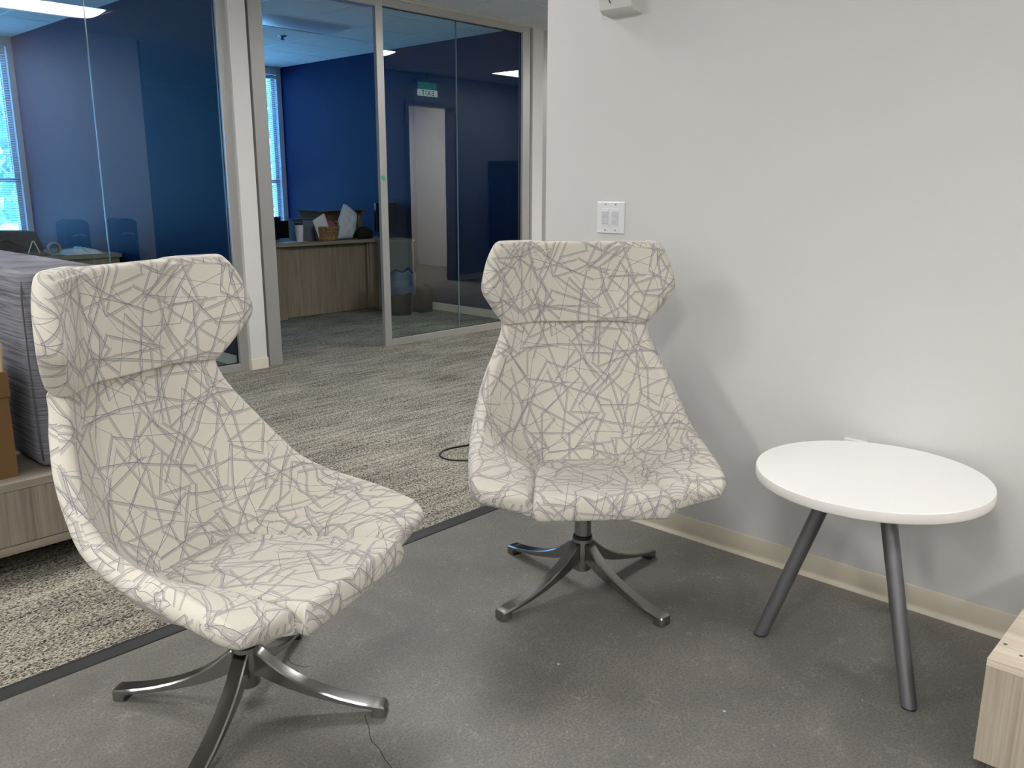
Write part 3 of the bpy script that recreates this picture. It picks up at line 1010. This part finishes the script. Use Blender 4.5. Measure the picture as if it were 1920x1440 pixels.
# cardboard box on the platform
t = thing('cardboard_box', (.43, 3.016, PT), 'open brown cardboard box on the bench platform at the left edge', 'box')
bw, bd, bh = .405, .26, .350
g = MB()
g.box(0, bw, 0, .004, 0, bh).box(0, bw, bd - .004, bd, 0, bh).box(0, .004, .004, bd - .004, 0, bh).box(bw - .004, bw, .004, bd - .004, 0, bh).box(0.004, bw - .004, .004, bd - .004, 0, .004)
g.build('box_body', M_CARD, t)
o = MB().box(-.002, bw + .004, -.008, -.003, bh - .078, bh + .004).build('folded_flap', M_CARD, t)
o = MB().box(0, bw - .012, 0, .004, 0, .085).build('raised_flap', M_CARDL, t); o.location = (0.0, .135, bh - .02); o.rotation_euler = (math.radians(-8), 0, 0)
o = MB().prism([(0, 0), (.235, 0), (.235, .032), (.19, .078), (0, .10)], 0, .004, 'x').build('raised_flap', M_CARDL, t)
o.location = (bw - .006, .010, bh - .004); o.rotation_euler = (0, math.radians(4), 0)

# ================================================================== CABLE ON THE CARPET
cab = bpy.data.curves.new('floor_cable', 'CURVE'); cab.dimensions = '3D'; cab.bevel_depth = .0042; cab.bevel_resolution = 3
sp = cab.splines.new('NURBS')
pts = [(3.35, 3.02), (3.05, 2.99), (2.837, 2.952), (2.757, 2.985), (2.69, 2.985), (2.625, 2.945), (2.605, 2.88), (2.62, 2.835), (2.672, 2.78), (2.80, 2.63), (2.95, 2.50), (3.1, 2.44)]
sp.points.add(len(pts) - 1)
for p, q in zip(sp.points, pts): p.co = (q[0], q[1], .0082, 1)
sp.order_u = 3; sp.use_endpoint_u = True
tmp = bpy.data.objects.new('tmpcable', cab)
me = bpy.data.meshes.new_from_object(tmp)
for p in me.polygons: p.use_smooth = True
me.materials.clear(); me.materials.append(M_BLACKP)
o = link(bpy.data.objects.new('floor_cable', me))
tag(o, 'thin black cable looped on the carpet behind the facing lounge chair', 'cable')
bpy.data.objects.remove(tmp)

# ================================================================== BLINDS
def blind(x0, x1, label):
    t = thing('window_blind', (x0, 9.365, SILL), label, 'blind')
    w = x1 - x0; h = WT - SILL - .02
    MB().box(0, w, -.035, -.002, h - .035, h, .002).build('headrail', M_WHITEP, t)
    MB().box(0, w, -.030, -.008, .02, .034, .002).build('bottom_rail', M_WHITEP, t)
    g = MB()
    z = .05
    an = math.radians(-16)
    while z < h - .045:
        c = []
        for k in (-1, -.3, .3, 1):
            c.append((k * .0125 * math.cos(an), k * .0125 * math.sin(an) + (1 - k * k) * .0012))
        for (a, b_) in zip(c[:-1], c[1:]):
            g.poly([(0, -.019 + a[0], z + a[1]), (w, -.019 + a[0], z + a[1]), (w, -.019 + b_[0], z + b_[1]), (0, -.019 + b_[0], z + b_[1])])
        z += .0222
    g.build('slats', M_SLAT, t)['kind'] = 'stuff'
    for cx in (.10, w * .5, w - .10):
        MB().tube([(cx, -.032, .03), (cx, -.032, h - .04)], .0012, 5).build('cord', M_WHITEP, t)
    MB().tube([(w - .06, -.038, h - .05), (w - .06, -.040, h - 1.15)], .003, 6).build('tilt_wand', M_WHITEP, t)
    return t


blind(.27, 2.945, 'white slatted blind over the window of the left office')
blind(3.32, 5.86, 'white slatted blind over the window of the right office')

# outdoors: ground and a few trees
struct('ground_outside', MB().box(-12, 22, 9.6, 40, -.5, -.4), M_GROUND)


def tree(x, y, r, h, label, seed):
    rnd = random.Random(seed)
    t = thing('tree', (x, y, -.4), label, 'tree', group='trees outside the office windows')
    MB().tube([(0, 0, 0), (.05, 0, h * .3), (0, .05, h * .6)], [.14, .11, .06], 8).build('trunk', M_BARK, t, smooth=True)
    g = MB()
    for k in range(900):
        u = rnd.random() * 2 * math.pi; v = rnd.uniform(-1, 1); rr = rnd.random() ** .4
        c = Vector((math.cos(u) * math.sqrt(1 - v * v) * r * rr, math.sin(u) * math.sqrt(1 - v * v) * r * rr, h * .6 + v * h * .42 * rr))
        a = Vector((rnd.uniform(-1, 1), rnd.uniform(-1, 1), rnd.uniform(-1, 1))).normalized() * rnd.uniform(.08, .18)
        b_ = a.cross(Vector((rnd.uniform(-1, 1), rnd.uniform(-1, 1), rnd.uniform(-1, 1)))).normalized() * .1
        g.poly([c - a, c + b_, c + a, c - b_])
    g.build('foliage', M_LEAF, t)['kind'] = 'stuff'


tree(4.6, 14.2, 1.6, 4.6, 'leafy tree glimpsed through the blind of the left office window', 1)
tree(9.4, 14.6, 1.7, 4.9, 'leafy tree glimpsed through the blind of the right office window', 2)
tree(0.4, 16.5, 1.7, 4.4, 'leafy tree outside, beyond the left edge of the left office window', 3)

# ================================================================== RIGHT OFFICE DESK
DX0, DX1, DYF, DZ = 4.28, 5.60, 7.19, .735
t = thing('office_desk', (DX0, DYF, 0), 'pale wood-laminate desk inside the right office, front panel towards the doorway', 'desk')
MB().box(-.02, 1.65, -.05, .75, DZ - .03, DZ, .001).build('desk_top', M_DESKX, t)
MB().box(0, .30 - .09, 0, .70, .004, DZ - .031, .001).build('end_panel', M_DESKZ, t)
MB().box(.21, 1.185, .035, .055, .012, DZ - .031, .001).build('modesty_panel', M_DESKZ, t)
MB().box(1.20, 1.22, .012, .70, .012, DZ - .031).build('divider', M_DESKZ, t)
MB().box(1.22, 1.66, .0, .70, .012, DZ - .031, .001).build('pedestal', M_DESKZ, t)
t = thing('office_credenza', (5.53, 6.93, 0), 'pale side return joined to the right end of the right office desk', 'desk')
MB().box(.0, .37, .0, .195, DZ - .03, DZ, .001).build('return_top', M_DESKX, t)
MB().box(.01, .36, .01, .19, .38, DZ - .031, .001).build('return_panel', mat('pale_panel', rgb(120, 123, 122), .6), t)
for x in (.015, .335): MB().box(x, x + .02, .15, .18, .004, .38).build('leg', M_ALU, t)

# things on that desk
def on(z=0): return DZ + z
t = thing('office_chair', (5.02, 8.16, 0), 'black office chair behind the desk in the right office', 'chair')
g = MB().box(-.27, .27, -.03, .03, .52, .905, .028, 3); g.build('backrest', M_BLACKF, t, auto=60)
MB().box(-.25, .25, .02, .50, .44, .52, .03, 2).build('seat', M_BLACKF, t, auto=60)
MB().tube([(0, .25, .10), (0, .25, .44)], .03, 12).build('column', M_BLACKP, t, auto=40)
MB().tube([(0, .02, .50), (0, -.01, .60)], .02, 8).build('back_post', M_BLACKP, t, auto=40)
for k in range(5):
    a = 2 * math.pi * k / 5 + .3
    MB().tube([(0, .25, .10), (.27 * math.cos(a), .25 + .27 * math.sin(a), .07)], [.025, .016], 8).build('leg', M_BLACKP, t)
    MB().lathe([(.02, .004), (.028, .03), (.02, .056)], 12, (.27 * math.cos(a), .25 + .27 * math.sin(a), 0)).build('caster', M_BLACKP, t, auto=40)
t = thing('laptop', (4.62, 7.86, on()), 'black laptop lying behind the white tumbler on the right office desk', 'laptop')
MB().box(-.17, .17, -.12, .12, 0, .016, .003).build('base', M_BLACKP, t)
o = MB().box(-.17, .17, 0, .008, 0, .22, .002).build('screen', M_BLACKP, t); o.location = (0, -.12, .016); o.rotation_euler = (math.radians(12), 0, 0)
t = thing('tumbler', (4.742, 7.30, on()), 'white steel tumbler with dark lid on the right office desk', 'tumbler')
MB().lathe([(.030, 0), (.032, .004), (.040, .145), (.041, .165)], 28).build('cup', M_WHITEP, t, auto=40)
MB().lathe([(.042, .163), (.042, .182), (.036, .186)], 28).build('lid', M_BLACKP, t, auto=40)

M_BASK = mat('woven_seagrass', rgb(146, 118, 76), .8)
n = NT(M_BASK); f = n.noise(n.mapping(coords(n), (90, 90, 110)), 1.0, 2)
n.put(n.n['Principled BSDF'].inputs['Base Color'], n.ramp(f, [(.35, rgb(98, 74, 44)), (.6, rgb(166, 136, 92))]))
t = thing('basket', (5.015, 7.24, on()), 'round woven seagrass basket on the right office desk', 'basket')
pr = []
g = MB()
prof = [(.085, .0)]
z = 0
k = 0
while z < .145:
    r = .095 + .035 * min(1, z / .12)
    prof += [(r, z + .002), (r + .005, z + .008), (r, z + .0145)]; z += .0145
prof += [(prof[-1][0] - .010, z), (.105, .02), (.001, .018)]
g.lathe(prof, 40).build('basket_body', M_BASK, t, auto=70)
for s in (-1, 1):
    MB().tube([(s * .118, -.035, .14), (s * .122, -.03, .175), (s * .118, 0, .192), (s * .114, .03, .175), (s * .112, .035, .14)], .007, 8).build('handle', M_BASK, t, smooth=True)
o = MB().box(-.075, .075, -.0015, .0015, 0, .22).build('paper_sheet', M_WHITEPAPER)
o.matrix_world = Matrix.Translation((4.985, 7.22, on(.045))) @ Matrix.Rotation(math.radians(-26), 4, 'Y') @ Matrix.Rotation(math.radians(10), 4, 'X')
tag(o, 'white paper sheet tilted in the woven basket', 'paper')
M_PINK = mat('pink_cloth', rgb(150, 70, 90), .8)
bm_ = bmesh.new(); bmesh.ops.create_icosphere(bm_, subdivisions=3, radius=.05)
for v in bm_.verts: v.co *= 1 + .18 * math.sin(v.co.x * 90) * math.cos(v.co.z * 80)
mm = MB(); mm._merge(bm_); o = mm.build('cloth_bundle', M_PINK, smooth=True); o.location = (5.085, 7.26, on(.145))
tag(o, 'crumpled dark pink cloth bundle in the woven basket', 'cloth')


def crumple(name, pts2, y, th, material, label, cat, seed, amp=.008, parent=None):
    """a soft bag: outline in x-z given a rounded bulge"""
    rnd = random.Random(seed)
    pts = np.array(pts2, float); c = pts.mean(0)
    n = 48
    # resample outline
    P = np.vstack([pts, pts[:1]]); L = np.concatenate([[0], np.cumsum(np.linalg.norm(np.diff(P, axis=0), axis=1))])
    S = np.linspace(0, L[-1], n, endpoint=False)
    out = np.stack([np.interp(S, L, P[:, 0]), np.interp(S, L, P[:, 1])], 1)
    rings = 8
    g = MB()
    fr = []
    for side in (-1, 1):
        rr = []
        for i in range(1, rings + 1):
            s = i / rings
            ring = []
            for q in out:
                x, z = c + (q - c) * s
                bulge = th / 2 * math.sqrt(max(0, 1 - s ** 2.2))
                w = amp * math.sin(x * 61 + seed) * math.cos(z * 47 + seed * 2) * (1 - s * .8)
                ring.append((x, y + side * bulge + w, z))
            rr.append(ring)
        fr.append(rr)
    front = [[g.bm.verts.new(p) for p in ring] for ring in fr[0]]
    back = [[g.bm.verts.new(p) for p in ring] for ring in fr[1][:-1]] + [front[-1]]
    for rr, sgn in ((front, 0), (back, 1)):
        cv = g.bm.verts.new((c[0], y + (-1 if not sgn else 1) * th / 2, c[1]))
        for k in range(n):
            g.bm.faces.new((cv, rr[0][k], rr[0][(k + 1) % n]))
        for i in range(rings - 1):
            for k in range(n):
                g.bm.faces.new((rr[i][k], rr[i + 1][k], rr[i + 1][(k + 1) % n], rr[i][(k + 1) % n]))
    o = g.build(name, material, parent, smooth=True)
    return o


t = thing('tote_bag', (5.30, 7.29, on()), 'white bag with a black cord leaning beside the basket on the desk', 'bag')
crumple('bag_body', [(-.13, .002), (-.135, .10), (-.10, .20), (-.03, .36), (.02, .345), (.10, .29), (.165, .225), (.14, .16), (.10, .08), (.07, .004)], 0, .10, mat('white_tote', rgb(196, 204, 212), .75), None, None, 3, .012, t)
MB().tube([(.09, -.05, .30), (.105, -.058, .22), (.085, -.060, .12), (.03, -.058, .03)], .004, 6).build('cord', M_BLACKP, t, smooth=True)
MB().tube([(.11, -.045, .29), (.098, -.056, .20), (.075, -.060, .12)], .004, 6).build('cord', M_BLACKP, t, smooth=True)


def open_box(name, loc, w, d, h, label, rz, flaps, m=M_CARD):
    t = thing(name, loc, label, 'box', rz)
    g = MB()
    g.box(0, w, 0, .004, 0, h).box(0, w, d - .004, d, 0, h).box(0, .004, .004, d - .004, 0, h).box(w - .004, w, .004, d - .004, 0, h).box(.004, w - .004, .004, d - .004, 0, .004)
    g.build('box_body', m, t)
    for (side, ang, ln) in flaps:
        if side == 'f':
            o = MB().box(0, w, -ln, 0, 0, .004).build('flap', m, t); o.location = (0, 0, h); o.rotation_euler = (math.radians(ang), 0, 0)
        if side == 'b':
            o = MB().box(0, w, 0, ln, 0, .004).build('flap', m, t); o.location = (0, d, h); o.rotation_euler = (math.radians(ang), 0, 0)
        if side == 'l':
            o = MB().box(-ln, 0, 0, d, 0, .004).build('flap', m, t); o.location = (0, 0, h); o.rotation_euler = (0, math.radians(ang), 0)
        if side == 'r':
            o = MB().box(0, ln, 0, d, 0, .004).build('flap', m, t); o.location = (w, 0, h); o.rotation_euler = (0, math.radians(ang), 0)
    return t


M_CARDD = make_card('dark_cardboard', rgb(120, 98, 68))
open_box('cardboard_box', (5.13, 7.47, on()), .50, .40, .27, 'large open cardboard box behind the basket and bag on the desk', 0, (('f', -8, .12), ('l', 12, .08)), M_CARDD)
open_box('cardboard_box', (4.865, 7.42, on()), .22, .26, .21, 'small open grey carton behind the tumbler on the desk', 0, (('l', 4, .13), ('f', -4, .05)), mat('grey_carton', rgb(120, 128, 138), .8))
o = crumple('dark_pouch', [(5.42, on(.001)), (5.40, on(.06)), (5.44, on(.12)), (5.52, on(.13)), (5.60, on(.09)), (5.61, on(.001))], 7.27, .12, M_BLACKF, None, None, 5, .006)
tag(o, 'black pouch slumped at the right end of the desk behind the metal post', 'bag')
t = thing('monitor', (5.84, 7.30, on()), 'dark monitor at the far right end of the right office desk', 'monitor')
MB().box(-.16, .17, -.02, .02, .06, .36, .004).build('screen', M_BLACKP, t)
MB().box(-.03, .03, -.01, .03, .01, .10).build('stand', M_BLACKP, t); MB().box(-.10, .10, -.07, .07, 0, .01, .002).build('foot', M_BLACKP, t)
for (a, b_, c, d, nm, lab) in ((4.55, 4.80, 7.26, 7.36, 'paper', 'loose white paper lying at the left of the tumbler'),):
    o = MB().box(a, b_, c, d, on(.0005), on(.002)).build('paper_sheet', M_WHITEPAPER); tag(o, lab, 'paper')

# trash bin behind the fixed glass
t = thing('waste_bin', (5.47, 6.68, .004), 'dark waste bin with a bluish liner beside the right office desk', 'bin')
pts = [(.115, 0), (.12, .004), (.155, .40), (.158, .405), (.150, .405), (.118, .02)]
MB().lathe(pts, 36).build('bin_body', mat('dark_bin', rgb(22, 23, 25), .5), t, auto=40)
M_LINER = mat('dark_blue_liner', rgb(66, 82, 110), .4)
g = MB(); n = 36
r0 = []; r1 = []; r2 = []
for k in range(n):
    a = 2 * math.pi * k / n; w = .012 * math.sin(a * 7) + .008 * math.sin(a * 3 + 1)
    r0.append(g.bm.verts.new((.163 * math.cos(a), .163 * math.sin(a), .22 + w)))
    r1.append(g.bm.verts.new((.170 * math.cos(a), .170 * math.sin(a), .40)))
    r2.append(g.bm.verts.new((.150 * math.cos(a), .150 * math.sin(a), .435 + w * 1.5)))
for k in range(n):
    j = (k + 1) % n
    g.bm.faces.new((r0[k], r0[j], r1[j], r1[k])); g.bm.faces.new((r1[k], r1[j], r2[j], r2[k]))
g.build('liner', M_LINER, t, smooth=True)
o = MB().prism([(0, 0), (.14, 0), (.14, .16), (.10, .28), (.03, .30)], -.12, .12, 'y').build('dark_case', M_BLACKF)
o.location = (5.68, 6.70, .005); tag(o, 'small dark case standing right of the waste bin', 'case')

# ================================================================== LEFT OFFICE DESK
t = thing('office_desk', (1.30, 7.17, 0), 'pale wood-laminate desk inside the left office behind the glass', 'desk')
MB().box(0, 1.655, 0, .95, .70, .73, .001).build('desk_top', M_DESKX, t)
MB().box(.02, 1.645, .03, .05, .012, .695, .001).build('modesty_panel', M_DESKZ, t)
for a in (.0, 1.62): MB().box(a + .002, a + .03, .052, .93, .004, .70).build('end_panel', M_DESKZ, t)
Z0 = .731
t = thing('duffel_bag', (2.23, 7.72, Z0), 'black bag on the desk of the left office, below the blind', 'bag')
crumple('bag_body', [(-.33, .0), (-.30, .10), (-.12, .15), (.0, .19), (.17, .185), (.27, .17), (.31, .06), (.32, .0)], 0, .24, M_BLACKF, None, None, 8, .012, t)
MB().tube([(-.10, -.13, .08), (.0, -.15, .13), (.10, -.14, .07)], .009, 6).build('strap', M_BLACKP, t, smooth=True)
t = thing('wire_stand', (2.345, 7.32, Z0), 'bent white wire stand before the black bag in the left office', 'stand')
MB().tube([(-.055, 0, .004), (-.004, 0, .118), (.004, 0, .118), (.05, .01, .004)], .0042, 8).build('wire', M_WHITEP, t, smooth=True)
t = thing('tape_roll', (2.475, 7.27, Z0), 'roll of clear tape with brown core standing on the left office desk', 'tape')
def torus(R, r, n=28, m=10):
    g = MB(); rings = []
    for i in range(n):
        a = 2 * math.pi * i / n
        rings.append([g.bm.verts.new(((R + r * math.cos(b_)) * math.cos(a), r * 2.2 * math.sin(b_), (R + r * math.cos(b_)) * math.sin(a))) for b_ in [2 * math.pi * k / m for k in range(m)]])
    for i in range(n):
        for k in range(m):
            g.bm.faces.new((rings[i][k], rings[(i + 1) % n][k], rings[(i + 1) % n][(k + 1) % m], rings[i][(k + 1) % m]))
    return g
o = torus(.045, .008).build('tape_band', mat('grey_tape', rgb(150, 156, 160), .4), t, smooth=True); o.location = (0, 0, .055)
o = torus(.035, .004).build('core', mat('brown_core', rgb(120, 82, 60), .8), t, smooth=True); o.location = (0, 0, .055)
o = MB().box(0, .30, 0, .16, 0, .003).build('cardboard_sheet', M_CARD); o.location = (2.13, 7.22, Z0 + .005); o.rotation_euler = (math.radians(8), 0, 0)
tag(o, 'flat brown cardboard piece on the left office desk in front of the black bag', 'cardboard')


def paper_heap(loc, w, d, h, seed, label):
    g = MB(); nx, ny = 18, 12
    rnd = random.Random(seed); hs = [[rnd.random() for _ in range(ny + 1)] for _ in range(nx + 1)]
    top = [[g.bm.verts.new((w * i / nx, d * j / ny, h * math.sin(math.pi * min(1, max(0, (i + .01) / nx))) ** .8 * (.55 + .45 * math.sin(i * .9 + j * .5)) * (1 if 0 < j < ny else .1) * .9 + .002)) for j in range(ny + 1)] for i in range(nx + 1)]
    bot = [[g.bm.verts.new((w * i / nx, d * j / ny, 0)) for j in range(ny + 1)] for i in range(nx + 1)]
    for i in range(nx):
        for j in range(ny):
            g.bm.faces.new((top[i][j], top[i + 1][j], top[i + 1][j + 1], top[i][j + 1]))
            g.bm.faces.new((bot[i][j], bot[i][j + 1], bot[i + 1][j + 1], bot[i + 1][j]))
    for i in range(nx):
        g.bm.faces.new((bot[i][0], bot[i + 1][0], top[i + 1][0], top[i][0])); g.bm.faces.new((bot[i + 1][ny], bot[i][ny], top[i][ny], top[i + 1][ny]))
    for j in range(ny):
        g.bm.faces.new((bot[0][j + 1], bot[0][j], top[0][j], top[0][j + 1])); g.bm.faces.new((bot[nx][j], bot[nx][j + 1], top[nx][j + 1], top[nx][j]))
    o = g.build('crumpled_paper', M_WHITEPAPER, smooth=True); o.location = loc
    tag(o, label, 'paper'); return o


paper_heap((2.55, 7.21, Z0), .28, .26, .06, 4, 'crumpled white paper heap at the right of the left office desk')
o = MB().box(0, .36, 0, .26, 0, .006).build('paper_stack', M_WHITEPAPER); o.location = (1.93, 7.3, Z0); tag(o, 'flat white paper stack at the left of the left office desk', 'paper')

# ================================================================== SEEN MIRRORED IN THE GLASS
for i, (x, lab) in enumerate(((2.945, 'slim round-topped black tower mirrored in left office glass, left of the two'), (3.385, 'slim round-topped black tower mirrored in left office glass, right of the two'))):
    t = thing('slim_tower', (x, 2.30, .004), lab, 'bin', group='slim black towers by the hall wall')
    w, h = .185, .965
    o2 = [(0, 0), (w, 0), (w + .006, h - .05)] + [(w * .5 + (w * .5 + .006) * math.cos(a), h - .05 + .05 * math.sin(a)) for a in [math.pi * k / 10 for k in range(1, 10)]] + [(-.006, h - .05)]
    g = MB().prism(o2, 0, .26, 'y'); g.build('tower_body', M_BLACKP, t, auto=40)
    MB().box(.04, w - .03, .258, .266, .10, h - .16, .003).build('front_panel', M_BLACKP, t)
    MB().tube([(.04, .268, h - .15), (w * .35, .272, h - .137), (w * .65, .272, h - .137), (w - .03, .268, h - .15)], .0045, 6).build('pale_handle', M_WHITEP, t, smooth=True)
t = thing('light_switch', (3.475, 2.27, 1.13), 'white switch plate on the hall wall, mirrored in the left office glass', 'switch')
MB().box(-.037, .037, 0, .007, -.058, .058, .002).build('cover_plate', M_WHITEP, t)
MB().box(-.012, .012, .006, .012, -.03, .03, .001).build('rocker', M_SW, t)
for i, x in enumerate((8.30, 8.50)):
    t = thing('light_switch', (x, 2.27, 1.12), 'dark switch plate on the corridor wall mirrored in office glass, %s of the pair' % ('left' if i == 0 else 'right'), 'switch')
    MB().box(-.037, .037, 0, .006, -.03, .03, .002).build('cover_plate', mat('dark_switch', rgb(90, 92, 96), .5), t)
    MB().box(-.012, .012, .005, .01, -.02, .02, .001).build('rocker', M_SCR, t)
t = thing('tall_cabinet', (8.63, 2.285, .004), 'dark charcoal panel-sided cabinet mirrored at the right of the office glass', 'cabinet')
MB().box(0, 1.3, 0, .45, 0, 1.60, .003).build('cabinet_body', mat('charcoal', rgb(30, 32, 36), .6), t)
MB().box(.01, .645, .451, .462, .02, 1.58, .001).build('door', mat('charcoal_door', rgb(34, 36, 40), .55), t)
MB().box(.655, 1.29, .451, .462, .02, 1.58, .001).build('door', mat('charcoal_door', rgb(34, 36, 40), .55), t)

# exit sign hung above the doorway
t = thing('exit_sign', (7.50, 2.33, 2.37), 'green exit sign and its ghost reflection above the doorway mirrored in the office glass', 'sign')
MB().box(-.20, .20, -.03, .03, .165, .20, .003).build('canopy', M_BLACKP, t)
MB().box(-.012, .012, -.012, .012, .19, .29).build('hanger', M_BLACKP, t)
MB().box(-.155, .155, -.004, .004, .085, .168).build('green_panel', mat('exit_green', rgb(8, 74, 52), .4, emit=(.01, .30, .18, 1), es=2.0), t)
MB().box(-.165, .165, -.004, .004, .0, .080).build('ghost_panel', mat('exit_ghost_white', rgb(200, 210, 205), .4, emit=(.8, 1, .92, 1), es=2.5), t)  # lower glowing row stands in for the sign's ghost reflection in the glazing
def letters(body, z, size, m, y, name):
    cu = bpy.data.curves.new('txt', 'FONT'); cu.body = body; cu.size = size; cu.extrude = .001; cu.align_x = 'CENTER'; cu.space_character = 1.25
    ob = bpy.data.objects.new('txt', cu)
    me = bpy.data.meshes.new_from_object(ob)
    me.materials.clear(); me.materials.append(m)
    o = link(bpy.data.objects.new(name, me), t)
    o.rotation_euler = (math.radians(90), 0, math.radians(180)); o.location = (0, y, z)
    bpy.data.objects.remove(ob)
letters('EXIT', .096, .085, emissive('exit_letters', (.05, .9, .5, 1), 1.0), .0058, 'lettering')
letters('EXIT', .010, .085, mat('exit_ghost_letters', rgb(14, 60, 44), .5), .0058, 'lettering')
